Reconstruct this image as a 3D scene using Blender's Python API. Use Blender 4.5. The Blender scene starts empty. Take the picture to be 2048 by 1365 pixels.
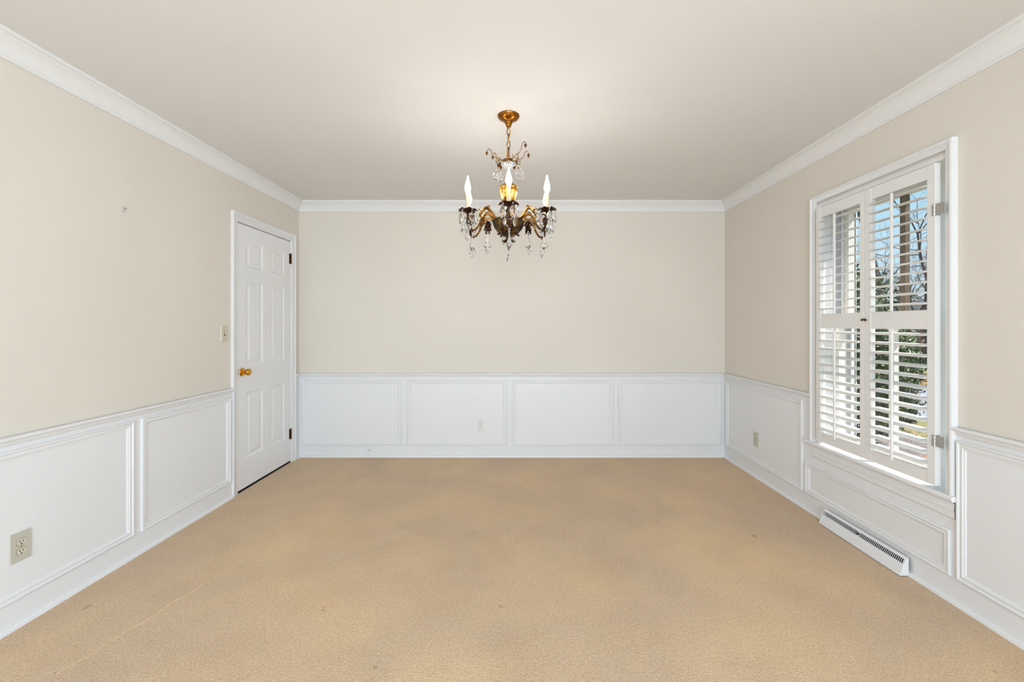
import bpy, bmesh, math, random
from mathutils import Vector, Matrix
random.seed(7)
R = math.radians
sc = bpy.context.scene
col = sc.collection

# ------------------------------------------------------------------ camera, world, lights, exposure
F = 874.0                                     # focal length in pixels of the 2048 px wide frame
EYE = 1.256
XL, XR, YB, YR, ZC = -2.092, 1.977, 4.174, -2.40, 2.436    # room: left, right, back, rear (behind the camera), ceiling
cd = bpy.data.cameras.new('camera'); cam = bpy.data.objects.new('camera', cd); col.objects.link(cam)
cam.location = (0, 0, EYE); cam.rotation_euler = (R(90), 0, 0)
cd.sensor_width = 36.0; cd.lens = F / 2048 * 36.0
cd.shift_x = -12 / 2048; cd.shift_y = -31 / 2048
cd.clip_start = 0.02; cd.clip_end = 400
sc.camera = cam

vs = sc.view_settings
vs.view_transform = 'Standard'; vs.look = 'None'; vs.gamma = 1.0; vs.exposure = 0.0
vs.use_curve_mapping = False
try:
    sc.cycles.diffuse_bounces = 6
    sc.cycles.transparent_max_bounces = 16
    sc.cycles.max_bounces = 14
except Exception:
    pass

w = bpy.data.worlds.new('sky'); sc.world = w; w.use_nodes = True
nt = w.node_tree; nt.nodes.clear()
out = nt.nodes.new('ShaderNodeOutputWorld'); bg = nt.nodes.new('ShaderNodeBackground')
tc = nt.nodes.new('ShaderNodeTexCoord'); sx = nt.nodes.new('ShaderNodeSeparateXYZ')
rp = nt.nodes.new('ShaderNodeValToRGB')
rp.color_ramp.elements[0].position = 0.0; rp.color_ramp.elements[0].color = (0.74, 0.90, 0.98, 1)
rp.color_ramp.elements[1].position = 0.75; rp.color_ramp.elements[1].color = (0.22, 0.48, 0.84, 1)
e = rp.color_ramp.elements.new(0.22); e.color = (0.50, 0.78, 0.98, 1)
nt.links.new(tc.outputs['Generated'], sx.inputs[0]); nt.links.new(sx.outputs['Z'], rp.inputs[0])
nt.links.new(rp.outputs[0], bg.inputs[0]); bg.inputs[1].default_value = 1.0
nt.links.new(bg.outputs[0], out.inputs[0])

def lamp(name, kind, loc, energy, color, **kw):
    d = bpy.data.lights.new(name, kind); o = bpy.data.objects.new(name, d); col.objects.link(o)
    o.location = loc; d.energy = energy; d.color = color
    for k, v in kw.items(): setattr(d, k, v)
    return o
sun = lamp('sun', 'SUN', (6, -4, 8), 8.5, (1.0, 0.96, 0.90), angle=R(0.6))
sun.rotation_euler = Vector((-0.50, 0.20, -0.80)).to_track_quat('-Z', 'Y').to_euler()
# unseen fill lamps added behind the camera, in an added opening and window
rear_lamp = lamp('rear_fill', 'AREA', (0.0, YR - 0.10, 1.15), 152, (0.715, 0.862, 1.0), shape='RECTANGLE', size=2.4, size_y=2.0)
rear_lamp.rotation_euler = (R(90), 0, 0)
side_lamp = lamp('side_fill', 'AREA', (XR + 0.14, -0.95, 1.30), 72, (0.67, 0.835, 1.0), shape='RECTANGLE', size=1.5, size_y=0.9)
side_lamp.rotation_euler = (0, R(90), 0)
BULB = 76.0                                   # emission of the chandelier's lamps

# ------------------------------------------------------------------ materials
def lin(c):
    return tuple(((v / 255) / 12.92 if v / 255 <= 0.04045 else ((v / 255 + 0.055) / 1.055) ** 2.4) for v in c) + (1,)
def mat(name, rgb, rough=0.5, metal=0.0, var=0.0, scale=4.0, bump=0.0, bscale=200.0, rgb2=None, spec=0.5, detail=3.0, **kw):
    m = bpy.data.materials.new(name); m.use_nodes = True
    t = m.node_tree; b = t.nodes['Principled BSDF']
    c = lin(rgb)
    b.inputs['Base Color'].default_value = c; b.inputs['Roughness'].default_value = rough
    b.inputs['Metallic'].default_value = metal; b.inputs['Specular IOR Level'].default_value = spec
    for k, v in kw.items(): b.inputs[k].default_value = v
    if var > 0 or rgb2:
        co = t.nodes.new('ShaderNodeTexCoord'); n = t.nodes.new('ShaderNodeTexNoise')
        n.inputs['Scale'].default_value = scale; n.inputs['Detail'].default_value = detail
        t.links.new(co.outputs['Object'], n.inputs['Vector'])
        r = t.nodes.new('ShaderNodeValToRGB')
        if rgb2: a, z = c, lin(rgb2)
        else:
            a = tuple(v * (1 - var) for v in c[:3]) + (1,); z = tuple(min(1, v * (1 + var)) for v in c[:3]) + (1,)
        r.color_ramp.elements[0].position = 0.38; r.color_ramp.elements[0].color = a
        r.color_ramp.elements[1].position = 0.62; r.color_ramp.elements[1].color = z
        t.links.new(n.outputs['Fac'], r.inputs[0]); t.links.new(r.outputs[0], b.inputs['Base Color'])
    if bump > 0:
        co = t.nodes.new('ShaderNodeTexCoord'); n = t.nodes.new('ShaderNodeTexNoise')
        n.inputs['Scale'].default_value = bscale; n.inputs['Detail'].default_value = 4
        t.links.new(co.outputs['Object'], n.inputs['Vector'])
        bp = t.nodes.new('ShaderNodeBump'); bp.inputs['Strength'].default_value = bump; bp.inputs['Distance'].default_value = 0.002
        t.links.new(n.outputs['Fac'], bp.inputs['Height']); t.links.new(bp.outputs[0], b.inputs['Normal'])
    return m

M = {}
M['wall'] = mat('cream_wall_paint', (219, 212, 202), 0.62, var=0.012, scale=1.3, bump=0.05, bscale=320, spec=0.3)
M['ceil'] = mat('ceiling_paint', (222, 220, 218), 0.8, var=0.01, scale=0.9, bump=0.05, bscale=180, spec=0.2)
M['white'] = mat('white_trim_paint', (226, 226, 227), 0.38, var=0.008, scale=2.5, bump=0.03, bscale=140, spec=0.45)
M['crown'] = mat('crown_paint', (227, 226, 225), 0.45, spec=0.4)
M['door'] = mat('white_door_paint', (230, 230, 231), 0.33, var=0.008, scale=3, bump=0.04, bscale=60)
M['shutter'] = mat('shutter_paint', (227, 225, 222), 0.42)
M['sash'] = mat('window_sash_paint', (226, 223, 217), 0.5, var=0.03, scale=8)
M['shaded_muntin'] = mat('shaded_brown_muntin', (112, 98, 84), 0.7, var=0.12, scale=14)  # backlit shade of the upper muntin put into its brown colour
M['track'] = mat('grey_sash_track', (168, 170, 174), 0.5)
M['beige'] = mat('beige_plastic', (190, 187, 172), 0.4)
M['ivory'] = mat('ivory_plastic', (205, 196, 176), 0.4)
M['whiteplastic'] = mat('white_plastic', (226, 225, 222), 0.35)
M['dark'] = mat('dark_slot', (14, 12, 11), 0.8)
M['steel'] = mat('nickel_steel', (190, 188, 182), 0.3, metal=1.0)
M['brass'] = mat('polished_brass', (214, 160, 66), 0.16, metal=1.0, var=0.08, scale=40)
M['oldbrass'] = mat('aged_brown_brass', (96, 58, 26), 0.35, metal=1.0, var=0.35, scale=70)
M['canopy'] = mat('antique_brass_canopy', (152, 98, 38), 0.26, metal=1.0, var=0.12, scale=30)
M['gold'] = mat('mottled_gold_leaf', (222, 168, 78), 0.36, metal=1.0, scale=42, rgb2=(120, 72, 26), detail=5)
M['gilt'] = mat('gilded_arm_metal', (186, 142, 78), 0.34, metal=1.0, scale=48, rgb2=(92, 62, 32))
M['bronze'] = mat('dark_bronze', (42, 24, 16), 0.42, metal=0.85, scale=45, rgb2=(84, 52, 28))
M['bowl'] = mat('bronze_bowl_metal', (46, 28, 18), 0.4, metal=0.9, scale=26, rgb2=(128, 100, 62), detail=5)
M['sleeve'] = mat('candle_sleeve_card', (212, 196, 164), 0.6)
M['crystal'] = mat('cut_crystal', (254, 254, 254), 0.05, **{'Transmission Weight': 1.0, 'IOR': 1.42})
M['cordgold'] = mat('gold_lamp_cord', (190, 150, 80), 0.5, metal=0.3)
M['bark'] = mat('grey_brown_bark', (84, 72, 68), 0.9, var=0.25, scale=9)
M['twig'] = mat('purple_brown_twigs', (104, 84, 86), 0.9, var=0.2, scale=2)
M['leaf'] = mat('holly_leaf_green', (36, 58, 30), 0.45, scale=3.5, rgb2=(92, 108, 44))
M['boxleaf'] = mat('box_hedge_green', (34, 48, 34), 0.5, scale=6, rgb2=(52, 66, 38))
M['redleaf'] = mat('russet_leaves', (120, 52, 40), 0.6, scale=2, rgb2=(150, 84, 58))
M['litter'] = mat('orange_fallen_leaves', (160, 104, 60), 0.7, scale=2.2, rgb2=(184, 136, 84))
M['lawn'] = mat('winter_lawn', (116, 110, 66), 0.95, scale=5, rgb2=(142, 132, 84), bump=0.6, bscale=40)
M['mulch'] = mat('grey_brown_mulch', (104, 94, 95), 0.95, scale=9, rgb2=(126, 115, 114), bump=0.6, bscale=60)
M['road'] = mat('pale_asphalt', (134, 134, 144), 0.9, scale=3, rgb2=(148, 147, 155))
M['brick'] = mat('dull_red_brick', (104, 80, 74), 0.9, scale=9, rgb2=(86, 64, 60))
M['roof'] = mat('dark_shingle', (84, 80, 82), 0.9, var=0.1)
M['farglass'] = mat('dark_far_glass', (52, 66, 76), 0.15)

def glass_mat():
    m = bpy.data.materials.new('window_pane_glass'); m.use_nodes = True
    t = m.node_tree; t.nodes.clear(); L = t.links.new
    o = t.nodes.new('ShaderNodeOutputMaterial'); mx = t.nodes.new('ShaderNodeMixShader')
    tr = t.nodes.new('ShaderNodeBsdfTransparent'); gl = t.nodes.new('ShaderNodeBsdfGlossy'); lw = t.nodes.new('ShaderNodeLayerWeight')
    pw = t.nodes.new('ShaderNodeMath'); pw.operation = 'POWER'; pw.inputs[1].default_value = 5.0
    ma = t.nodes.new('ShaderNodeMath'); ma.operation = 'MULTIPLY_ADD'; ma.inputs[1].default_value = 0.45; ma.inputs[2].default_value = 0.02
    lw.inputs['Blend'].default_value = 0.5
    tr.inputs[0].default_value = (0.98, 0.99, 0.985, 1); gl.inputs['Roughness'].default_value = 0.01
    L(lw.outputs['Facing'], pw.inputs[0]); L(pw.outputs[0], ma.inputs[0]); L(ma.outputs[0], mx.inputs[0])
    L(tr.outputs[0], mx.inputs[1]); L(gl.outputs[0], mx.inputs[2]); L(mx.outputs[0], o.inputs[0]); return m
def gap_strip_mat():  # for the strip added to pass light into the near shutter gap
    m = bpy.data.materials.new('translucent_white_strip'); m.use_nodes = True
    t = m.node_tree; t.nodes.clear(); L = t.links.new
    o = t.nodes.new('ShaderNodeOutputMaterial'); mx = t.nodes.new('ShaderNodeMixShader'); mx.inputs[0].default_value = 0.85
    a = t.nodes.new('ShaderNodeBsdfDiffuse'); b = t.nodes.new('ShaderNodeBsdfTranslucent')
    for q in (a, b): q.inputs[0].default_value = (0.94, 0.95, 0.95, 1)
    L(a.outputs[0], mx.inputs[1]); L(b.outputs[0], mx.inputs[2]); L(mx.outputs[0], o.inputs[0]); return m
M['gap_strip'] = gap_strip_mat()
M['glass'] = glass_mat()

def bulb_mat():
    m = bpy.data.materials.new('lit_bulb_glass'); m.use_nodes = True
    t = m.node_tree; t.nodes.clear()
    o = t.nodes.new('ShaderNodeOutputMaterial'); em = t.nodes.new('ShaderNodeEmission')
    em.inputs[0].default_value = (1.0, 0.955, 0.89, 1); em.inputs[1].default_value = BULB
    t.links.new(em.outputs[0], o.inputs[0]); return m
M['bulb'] = bulb_mat()

def carpet_mat():
    m = bpy.data.materials.new('tan_cut_pile_carpet'); m.use_nodes = True
    t = m.node_tree; b = t.nodes['Principled BSDF']; L = t.links.new
    b.inputs['Roughness'].default_value = 0.97; b.inputs['Specular IOR Level'].default_value = 0.1
    b.inputs['Sheen Weight'].default_value = 0.12
    co = t.nodes.new('ShaderNodeTexCoord')
    def noise(s, d, dist=0.0):
        n = t.nodes.new('ShaderNodeTexNoise'); n.inputs['Scale'].default_value = s; n.inputs['Detail'].default_value = d
        n.inputs['Distortion'].default_value = dist
        L(co.outputs['Object'], n.inputs['Vector']); return n
    def ramp(n, p0, c0, p1, c1):
        r = t.nodes.new('ShaderNodeValToRGB'); a = r.color_ramp.elements
        a[0].position = p0; a[0].color = c0; a[1].position = p1; a[1].color = c1
        L(n.outputs['Fac'], r.inputs[0]); return r
    def mul(a, bb, f=1.0):
        x = t.nodes.new('ShaderNodeMix'); x.data_type = 'RGBA'; x.blend_type = 'MULTIPLY'; x.inputs[0].default_value = f
        L(a, x.inputs[6]); L(bb, x.inputs[7]); return x.outputs[2]
    base = ramp(noise(1.3, 5, 0.4), 0.36, lin((206, 180, 152)), 0.66, lin((222, 191, 153)))
    g = lambda v: (v, v, v, 1)
    soil = ramp(noise(3.4, 7, 0.9), 0.30, (0.945, 0.93, 0.915, 1), 0.55, g(1))
    pile = ramp(noise(190, 2), 0.30, g(0.74), 0.68, g(1.12))
    tuft = ramp(noise(75, 3), 0.3, g(0.90), 0.7, g(1.06))
    spots = ramp(noise(9, 4), 0.24, (0.66, 0.56, 0.46, 1), 0.28, g(1))
    c = mul(base.outputs[0], soil.outputs[0]); c = mul(c, pile.outputs[0]); c = mul(c, tuft.outputs[0]); c = mul(c, spots.outputs[0], 0.8)
    L(c, b.inputs['Base Color'])
    bp = t.nodes.new('ShaderNodeBump'); bp.inputs['Strength'].default_value = 0.55; bp.inputs['Distance'].default_value = 0.006
    L(noise(150, 3).outputs['Fac'], bp.inputs['Height']); L(bp.outputs[0], b.inputs['Normal'])
    return m
M['carpet'] = carpet_mat()
M['seam'] = mat('carpet_pile_ridge', (210, 183, 150), 0.97, var=0.10, scale=90, bump=0.5, bscale=160, spec=0.1)

# ------------------------------------------------------------------ mesh helpers
class MB:
    def __init__(s): s.v = []; s.f = []
    def quadmesh(s, vs, fs):
        n = len(s.v); s.v += [tuple(p) for p in vs]; s.f += [tuple(i + n for i in f) for f in fs]; return s
    def box(s, x0, y0, z0, x1, y1, z1):
        x0, x1 = sorted((x0, x1)); y0, y1 = sorted((y0, y1)); z0, z1 = sorted((z0, z1))
        return s.quadmesh([(x0,y0,z0),(x1,y0,z0),(x1,y1,z0),(x0,y1,z0),(x0,y0,z1),(x1,y0,z1),(x1,y1,z1),(x0,y1,z1)],
            [(0,3,2,1),(4,5,6,7),(0,1,5,4),(1,2,6,5),(2,3,7,6),(3,0,4,7)])
    def tube(s, pts, rad, n=8, cap=True, flat=1.0):
        pts = [Vector(p) for p in pts]; N = len(pts)
        if not hasattr(rad, '__len__'): rad = [rad] * N
        ref = Vector((0.13, 0.31, 0.94)).normalized(); vs = []; fs = []; up = None
        for i, p in enumerate(pts):
            d = (pts[min(i + 1, N - 1)] - pts[max(i - 1, 0)]).normalized()
            if up is None:
                up = (ref - d * ref.dot(d))
                if up.length < 0.1: up = Vector((1, 0, 0)) - d * d.x
            else: up = up - d * up.dot(d)
            up.normalize(); sd = d.cross(up)
            for k in range(n):
                a = 2 * math.pi * k / n
                vs.append(p + (up * math.cos(a) + sd * math.sin(a) * flat) * rad[i])
        for i in range(N - 1):
            for k in range(n):
                k2 = (k + 1) % n; fs.append((i * n + k, i * n + k2, (i + 1) * n + k2, (i + 1) * n + k))
        if cap: fs.append(tuple(range(n - 1, -1, -1))); fs.append(tuple((N - 1) * n + k for k in range(n)))
        return s.quadmesh(vs, fs)
    def lathe(s, prof, c=(0, 0, 0), n=24, axis='z', sq=1.0, ph=0.0):
        vs = []; fs = []
        for r, h in prof:
            for k in range(n):
                a = 2 * math.pi * k / n + ph; q = (r * math.cos(a), r * math.sin(a) * sq, h)
                if axis == 'x': q = (h, q[0], q[1])
                elif axis == 'y': q = (q[0], h, q[1])
                vs.append((q[0] + c[0], q[1] + c[1], q[2] + c[2]))
        P = len(prof)
        for i in range(P - 1):
            for k in range(n):
                k2 = (k + 1) % n; fs.append((i * n + k, i * n + k2, (i + 1) * n + k2, (i + 1) * n + k))
        fs.append(tuple(range(n - 1, -1, -1))); fs.append(tuple((P - 1) * n + k for k in range(n)))
        return s.quadmesh(vs, fs)
    def rows(s, rows, closed=False):
        """skin consecutive rows of equal length"""
        n = len(rows[0]); vs = [p for r in rows for p in r]; fs = []
        for i in range(len(rows) - 1):
            for k in range(n if closed else n - 1):
                k2 = (k + 1) % n; fs.append((i * n + k, i * n + k2, (i + 1) * n + k2, (i + 1) * n + k))
        return s.quadmesh(vs, fs)
    def prism(s, poly, a, b, axis='x'):
        """poly of 2-D points extruded from a to b along axis"""
        def P(u, t):
            return {'x': (t, u[0], u[1]), 'y': (u[0], t, u[1]), 'z': (u[0], u[1], t)}[axis]
        n = len(poly); vs = [P(u, a) for u in poly] + [P(u, b) for u in poly]
        fs = [(k, (k + 1) % n, n + (k + 1) % n, n + k) for k in range(n)] + [tuple(range(n - 1, -1, -1)), tuple(range(n, 2 * n))]
        return s.quadmesh(vs, fs)
    def mesh(s, name, smooth=False, ang=40):
        me = bpy.data.meshes.new(name); me.from_pydata(s.v, [], s.f)
        bm = bmesh.new(); bm.from_mesh(me); bmesh.ops.recalc_face_normals(bm, faces=bm.faces); bm.to_mesh(me); bm.free()
        if smooth:
            me.polygons.foreach_set('use_smooth', [True] * len(me.polygons))
            try: me.set_sharp_from_angle(angle=R(ang))
            except Exception: pass
        me.update(); return me
    def build(s, name, m, parent=None, smooth=False, bevel=0.0, loc=None, ang=40, kind=None):
        """world-space vertices; a child's mesh is moved into its parent's frame"""
        off = Vector((0, 0, 0)); p = parent
        while p is not None: off += p.location; p = p.parent
        if loc is not None and parent is None: off = Vector(loc)
        if off.length > 0: s.v = [(a - off.x, b - off.y, c - off.z) for a, b, c in s.v]
        me = s.mesh(name, smooth, ang)
        if m is not None: me.materials.append(m)
        o = bpy.data.objects.new(name, me); col.objects.link(o)
        if parent is not None: o.parent = parent
        elif loc is not None: o.location = loc
        if bevel > 0:
            bv = o.modifiers.new('bevel', 'BEVEL'); bv.width = bevel; bv.segments = 2; bv.limit_method = 'ANGLE'; bv.angle_limit = R(40)
        if kind: o['kind'] = kind
        return o

def thing(name, loc, label, cat, group=None):
    o = bpy.data.objects.new(name, None); o.empty_display_size = 0.05; col.objects.link(o); o.location = loc
    o['label'] = label; o['category'] = cat
    if group: o['group'] = group
    return o
def tag(o, label, cat, group=None):
    o['label'] = label; o['category'] = cat
    if group: o['group'] = group
    return o
def struct(o, label=None, cat='room'):
    o['kind'] = 'structure'
    if label: o['label'] = label
    o['category'] = cat
    return o
def inst(src, parent, loc=(0, 0, 0), rot=(0, 0, 0)):
    """a copy of a part that shares its mesh; loc is in the parent's frame"""
    o = src.copy(); col.objects.link(o); o.parent = parent; o.location = loc; o.rotation_euler = rot
    return o

def frame3(corner, profile, open_bottom=False):
    """mitred moulding round a rectangle; corner(u, v, h) -> world point, given inset u..v by profile (inset, height)"""
    mb = MB(); rows = [corner(i, h) for i, h in profile]
    if open_bottom: mb.rows(rows, closed=False)
    else: mb.rows(rows, closed=True)
    return mb

# ------------------------------------------------------------------ room shell
T = 0.16
Z0, Z1, YN, YF = 0.485, 2.028, 2.005, 2.870                 # the window's opening in the right wall
fl = MB().box(XL - T, YR - 1.4, -0.12, XR + 0.22, YB + T, 0.0).build('floor', M['carpet'])
struct(fl, 'worn tan cut pile carpet covering the whole floor', 'floor')
ce = MB().box(XL - T, YR - 1.4, ZC, XR + 0.22, YB + T, ZC + 0.12).build('ceiling', M['ceil'])
struct(ce, 'flat off white painted ceiling', 'ceiling')
DY0, DY1, DZ = 3.254, 4.013, 2.030                          # door opening in the left wall
mb = MB()
mb.box(XL - T, YR - T, 0, XL, DY0, ZC); mb.box(XL - T, DY1, 0, XL, YB + T, ZC); mb.box(XL - T, DY0, DZ, XL, DY1, ZC)
wl = mb.build('wall_left', M['wall']); struct(wl, 'cream left wall with a white wainscot and the closed door', 'wall')
wb = MB().box(XL, YB, 0, XR, YB + T, ZC).build('wall_back', M['wall']); struct(wb, 'cream back wall above four white wainscot panels', 'wall')
W2 = (-1.40, -0.50, 0.485, 2.028)  # hole for the added window of the side fill lamp
XO = XR + 0.21
mb = MB()
mb.box(XR, YR - T, 0, XO, W2[0], ZC); mb.box(XR, W2[0], 0, XO, W2[1], W2[2]); mb.box(XR, W2[0], W2[3], XO, W2[1], ZC)
mb.box(XR, W2[1], 0, XO, YN - 0.02, ZC); mb.box(XR, YF + 0.02, 0, XO, YB + T, ZC)
mb.box(XR, YN - 0.02, 0, XO, YF + 0.02, Z0 - 0.02); mb.box(XR, YN - 0.02, Z1 + 0.02, XO, YF + 0.02, ZC)
wr = mb.build('wall_right', M['wall']); struct(wr, 'cream right wall with a white wainscot and the shuttered window', 'wall')
mb = MB(); mb.box(XL, YR - T, 0, -1.25, YR, ZC); mb.box(1.25, YR - T, 0, XR, YR, ZC); mb.box(-1.25, YR - T, 2.13, 1.25, YR, ZC)  # wide opening added to let the rear fill lamp in
wq = mb.build('wall_rear', M['wall']); struct(wq, 'cream rear wall behind the viewer with a wide opening added for the fill lamp', 'wall')

# wainscot boards (children of the walls), chair rails, shoe mouldings
WT, RZ = 0.007, 0.800
def wains(parent, *b):
    return MB().box(*b).build('wainscot_board', M['white'], parent)
wains(wb, XL, YB - WT, 0, XR, YB + 0.01, RZ - 0.01)
wains(wl, XL - 0.01, YR, 0, XL + WT, DY0 - 0.05, RZ - 0.01); wains(wl, XL - 0.01, DY1 + 0.05, 0, XL + WT, YB, RZ - 0.01)
wains(wr, XR - WT, 2.90, 0, XR + 0.01, YB, RZ - 0.01); wains(wr, XR - WT, W2[1] + 0.05, 0, XR + 0.01, YN - 0.03, RZ - 0.01)
wains(wr, XR - WT, YN - 0.03, 0, XR + 0.01, 2.90, Z0 - 0.025); wains(wr, XR - WT, YR, 0, XR + 0.01, W2[0] - 0.05, RZ - 0.01)

PM = [(0, 0), (0, .010), (.003, .0135), (.008, .0145), (.012, .0125), (.014, .009), (.017, .0085), (.022, .0105), (.027, .010), (.031, .006), (.036, .0045), (.038, 0)]
PM = [(i, h * .9) for i, h in PM]
def panel(parent, wall, a0, a1, z0=0.117, z1=0.742):
    def corner(i, h):
        h += WT
        u0, u1, q0, q1 = a0 + i, a1 - i, z0 + i, z1 - i
        pts = [(u0, q0), (u0, q1), (u1, q1), (u1, q0)]
        if wall == 'back': return [(u, YB - h, q) for u, q in pts]
        if wall == 'left': return [(XL + h, u, q) for u, q in pts]
        return [(XR - h, u, q) for u, q in pts]
    return frame3(corner, PM).build('panel_moulding', M['white'], parent, smooth=True, ang=25)
bx = lambda px: (px - 1036) / 209.6
for a, b in ((605, 804), (815, 1014), (1024, 1226), (1236, 1441)): panel(wb, 'back', bx(a), bx(b))
panel(wl, 'left', 1.02, 2.365); panel(wl, 'left', 2.412, 3.160)
panel(wr, 'right', 3.020, 4.125); panel(wr, 'right', 1.985, 2.985, 0.117, 0.326); panel(wr, 'right', 0.72, 1.957)

CP = [(0, .7995), (.022, .8000), (.0265, .7965), (.0275, .791), (.0245, .7855), (.016, .783), (.013, .777), (.0125, .770), (.009, .765), (0, .764)]
def rail(name, wall, a, b, mit_a=False, mit_b=False, label=None):
    rows = []
    for d, z in CP:
        p, q = a + (d if mit_a else 0), b - (d if mit_b else 0)
        dd = d + WT * 0.5
        if wall == 'back': rows.append([(p, YB - dd, z), (q, YB - dd, z)])
        elif wall == 'left': rows.append([(XL + dd, p, z), (XL + dd, q, z)])
        else: rows.append([(XR - dd, p, z), (XR - dd, q, z)])
    mb = MB().rows(rows)
    n = len(CP)
    mb.f.append(tuple(2 * i for i in range(n))); mb.f.append(tuple(2 * i + 1 for i in range(n)))
    return struct(mb.build(name, M['white'], smooth=True, ang=30), label, 'chair rail')
rail('trim_1', 'back', XL, XR, True, True, 'white chair rail along the back wall')
rail('trim_2', 'left', YR, DY0 - 0.055, False, False, 'white chair rail on the left wall up to the door')
rail('trim_3', 'left', DY1 + 0.072, YB, False, True, 'short white chair rail between the door and the corner')
rail('trim_4', 'right', YF + 0.057, YB, False, True, 'white chair rail between the back corner and the window')
rail('trim_5', 'right', W2[1] + 0.06, YN - 0.041, False, False, 'white chair rail on the right wall, this side of the window')

# crown moulding, mitred in the corners
KP = [(0, .097), (.011, .097), (.0135, .094), (.0135, .086), (.0105, .0835)]
for k in range(11):
    t = k / 10; a = t * math.pi / 2
    KP.append((.0115 + .044 * (1 - math.cos(a)) * 0.55 + .044 * t * 0.45, .0825 - .058 * math.sin(a) * 0.45 - .058 * t * 0.55))
KP += [(.056, .0215), (.060, .0200), (.0605, .0165), (.070, .0155), (.0705, .002), (.0705, 0)]
def crown(name, wall, label):
    rows = []
    for d, z in KP:
        z = ZC - z
        rows.append({'left': [(XL + d, YR + d, z), (XL + d, YB - d, z)], 'back': [(XL + d, YB - d, z), (XR - d, YB - d, z)],
                     'right': [(XR - d, YB - d, z), (XR - d, YR + d, z)], 'rear': [(XR - d, YR + d, z), (XL + d, YR + d, z)]}[wall])
    return struct(MB().rows(rows).build(name, M['crown'], smooth=True, ang=28), label, 'crown moulding')
crown('trim_6', 'left', 'white crown moulding above the left wall'); crown('trim_7', 'back', 'white crown moulding above the back wall')
crown('trim_8', 'right', 'white crown moulding above the right wall'); crown('trim_9', 'rear', 'white crown moulding above the rear wall')

# baseboards with a rounded shoe moulding
BZ = 0.112
SP = [(0, .022), (.006, .0215), (.011, .018), (.014, .012), (.0155, 0)]
def baseb(name, wall, spans, label):
    mb = MB(); sh = MB(); h = WT + 0.0012
    for a, b, ma, mb_ in spans:
        if wall == 'back': mb.box(a, YB - h, 0, b, YB + .01, BZ)
        elif wall == 'left': mb.box(XL - .01, a, 0, XL + h, b, BZ)
        else: mb.box(XR + .01, a, 0, XR - h, b, BZ)
        rows = []
        for d, z in SP:
            d += h; p, q = a + (d if ma else 0), b - (d if mb_ else 0)
            rows.append([(p, YB - d, z), (q, YB - d, z)] if wall == 'back' else [(XL + d, p, z), (XL + d, q, z)] if wall == 'left' else [(XR - d, p, z), (XR - d, q, z)])
        sh.rows(rows)
    o = struct(mb.build(name, M['white']), label, 'baseboard')
    sh.build('shoe_moulding', M['white'], o, smooth=True)
    return o
baseb('baseboard_back', 'back', [(XL, XR, True, True)], 'white baseboard along the back wall')
baseb('baseboard_left', 'left', [(YR, DY0 - 0.068, False, False), (DY1 + 0.068, YB, False, True)], 'white baseboard along the left wall either side of the door')
baseb('baseboard_right', 'right', [(YR, YB, False, True)], 'white baseboard along the right wall under the window')

# ------------------------------------------------------------------ door_1 in the left wall
dr = MB()
XD = XL + 0.002                                             # door face, nearly flush with the wall
ya, yb, za, zb = DY0 + 0.004, DY1 - 0.004, 0.016, DZ - 0.005
st, mid = 0.100, 0.105
pw = (yb - ya - 2 * st - mid) / 2
cy = [(ya + st, ya + st + pw), (yb - st - pw, yb - st)]
cz = [(0.235, 0.745), (0.945, 1.598), (1.700, 1.912)]
XB = XD - 0.038
dr.box(XB, ya, za, XD - 0.012, yb, zb)                      # core
dr.box(XD - 0.0125, ya, za, XD, cy[0][0], zb); dr.box(XD - 0.0125, cy[1][1], za, XD, yb, zb)      # stiles
dr.box(XD - 0.0125, cy[0][1], za, XD, cy[1][0], zb)
for q0, q1 in ((za, cz[0][0]), (cz[0][1], cz[1][0]), (cz[1][1], cz[2][0]), (cz[2][1], zb)):
    for u0, u1 in cy: dr.box(XD - 0.0125, u0, q0, XD, u1, q1)
door = struct(dr.build('door_1', M['door'], loc=(XD, DY0, 0)), 'closed white six panel door with a round brass knob', 'door')
DP = [(0, 0), (.004, -.001), (.008, -.004), (.012, -.0065), (.016, -.0070), (.030, -.0070), (.046, -.0025), (.048, -.002)]
for u0, u1 in cy:
    for q0, q1 in cz:
        def corner(i, h, u0=u0, u1=u1, q0=q0, q1=q1):
            return [(XD + h, u, q) for u, q in ((u0 + i, q0 + i), (u0 + i, q1 - i), (u1 - i, q1 - i), (u1 - i, q0 + i))]
        mb = frame3(corner, DP); n = len(DP); mb.f.append(tuple(4 * (n - 1) + k for k in range(4)))
        mb.build('raised_panel', M['door'], door)
# knob
kc = (XD, 3.310, 0.903)
kn = MB().lathe([(0.001, 0), (.033, .0), (.033, .003), (.031, .006), (.022, .009), (.014, .011)], kc, 28, 'x').build('knob_rosette', M['brass'], door, smooth=True)
kb = MB().lathe([(.010, .008), (.010, .016), (.011, .022), (.016, .027), (.0225, .034), (.0255, .043), (.0262, .050), (.0245, .057), (.021, .0605), (.019, .0608), (.0175, .059), (.001, .058)], kc, 28, 'x')
kb.build('door_knob', M['brass'], kn, smooth=True)
MB().box(XD - .002, DY0 - 0.001, .872, XD + .0015, DY0 + 0.006, .934).build('strike_plate', M['oldbrass'], door)
# hinges
for hz in (1.868, 0.262):
    hg = MB().box(XD - .003, DY1 - .022, hz - .045, XD + .0016, DY1 + .001, hz + .045).build('hinge', M['oldbrass'], door)
    kk = MB()
    for i in range(5): kk.lathe([(.0062, hz - .048 + i * .0195), (.0066, hz - .0475 + i * .0195), (.0066, hz - .030 + i * .0195), (.0062, hz - .0295 + i * .0195)], (XD + .006, DY1 - .002, 0), 12)
    kk.build('hinge_knuckle', M['oldbrass'], hg, smooth=True)
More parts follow.
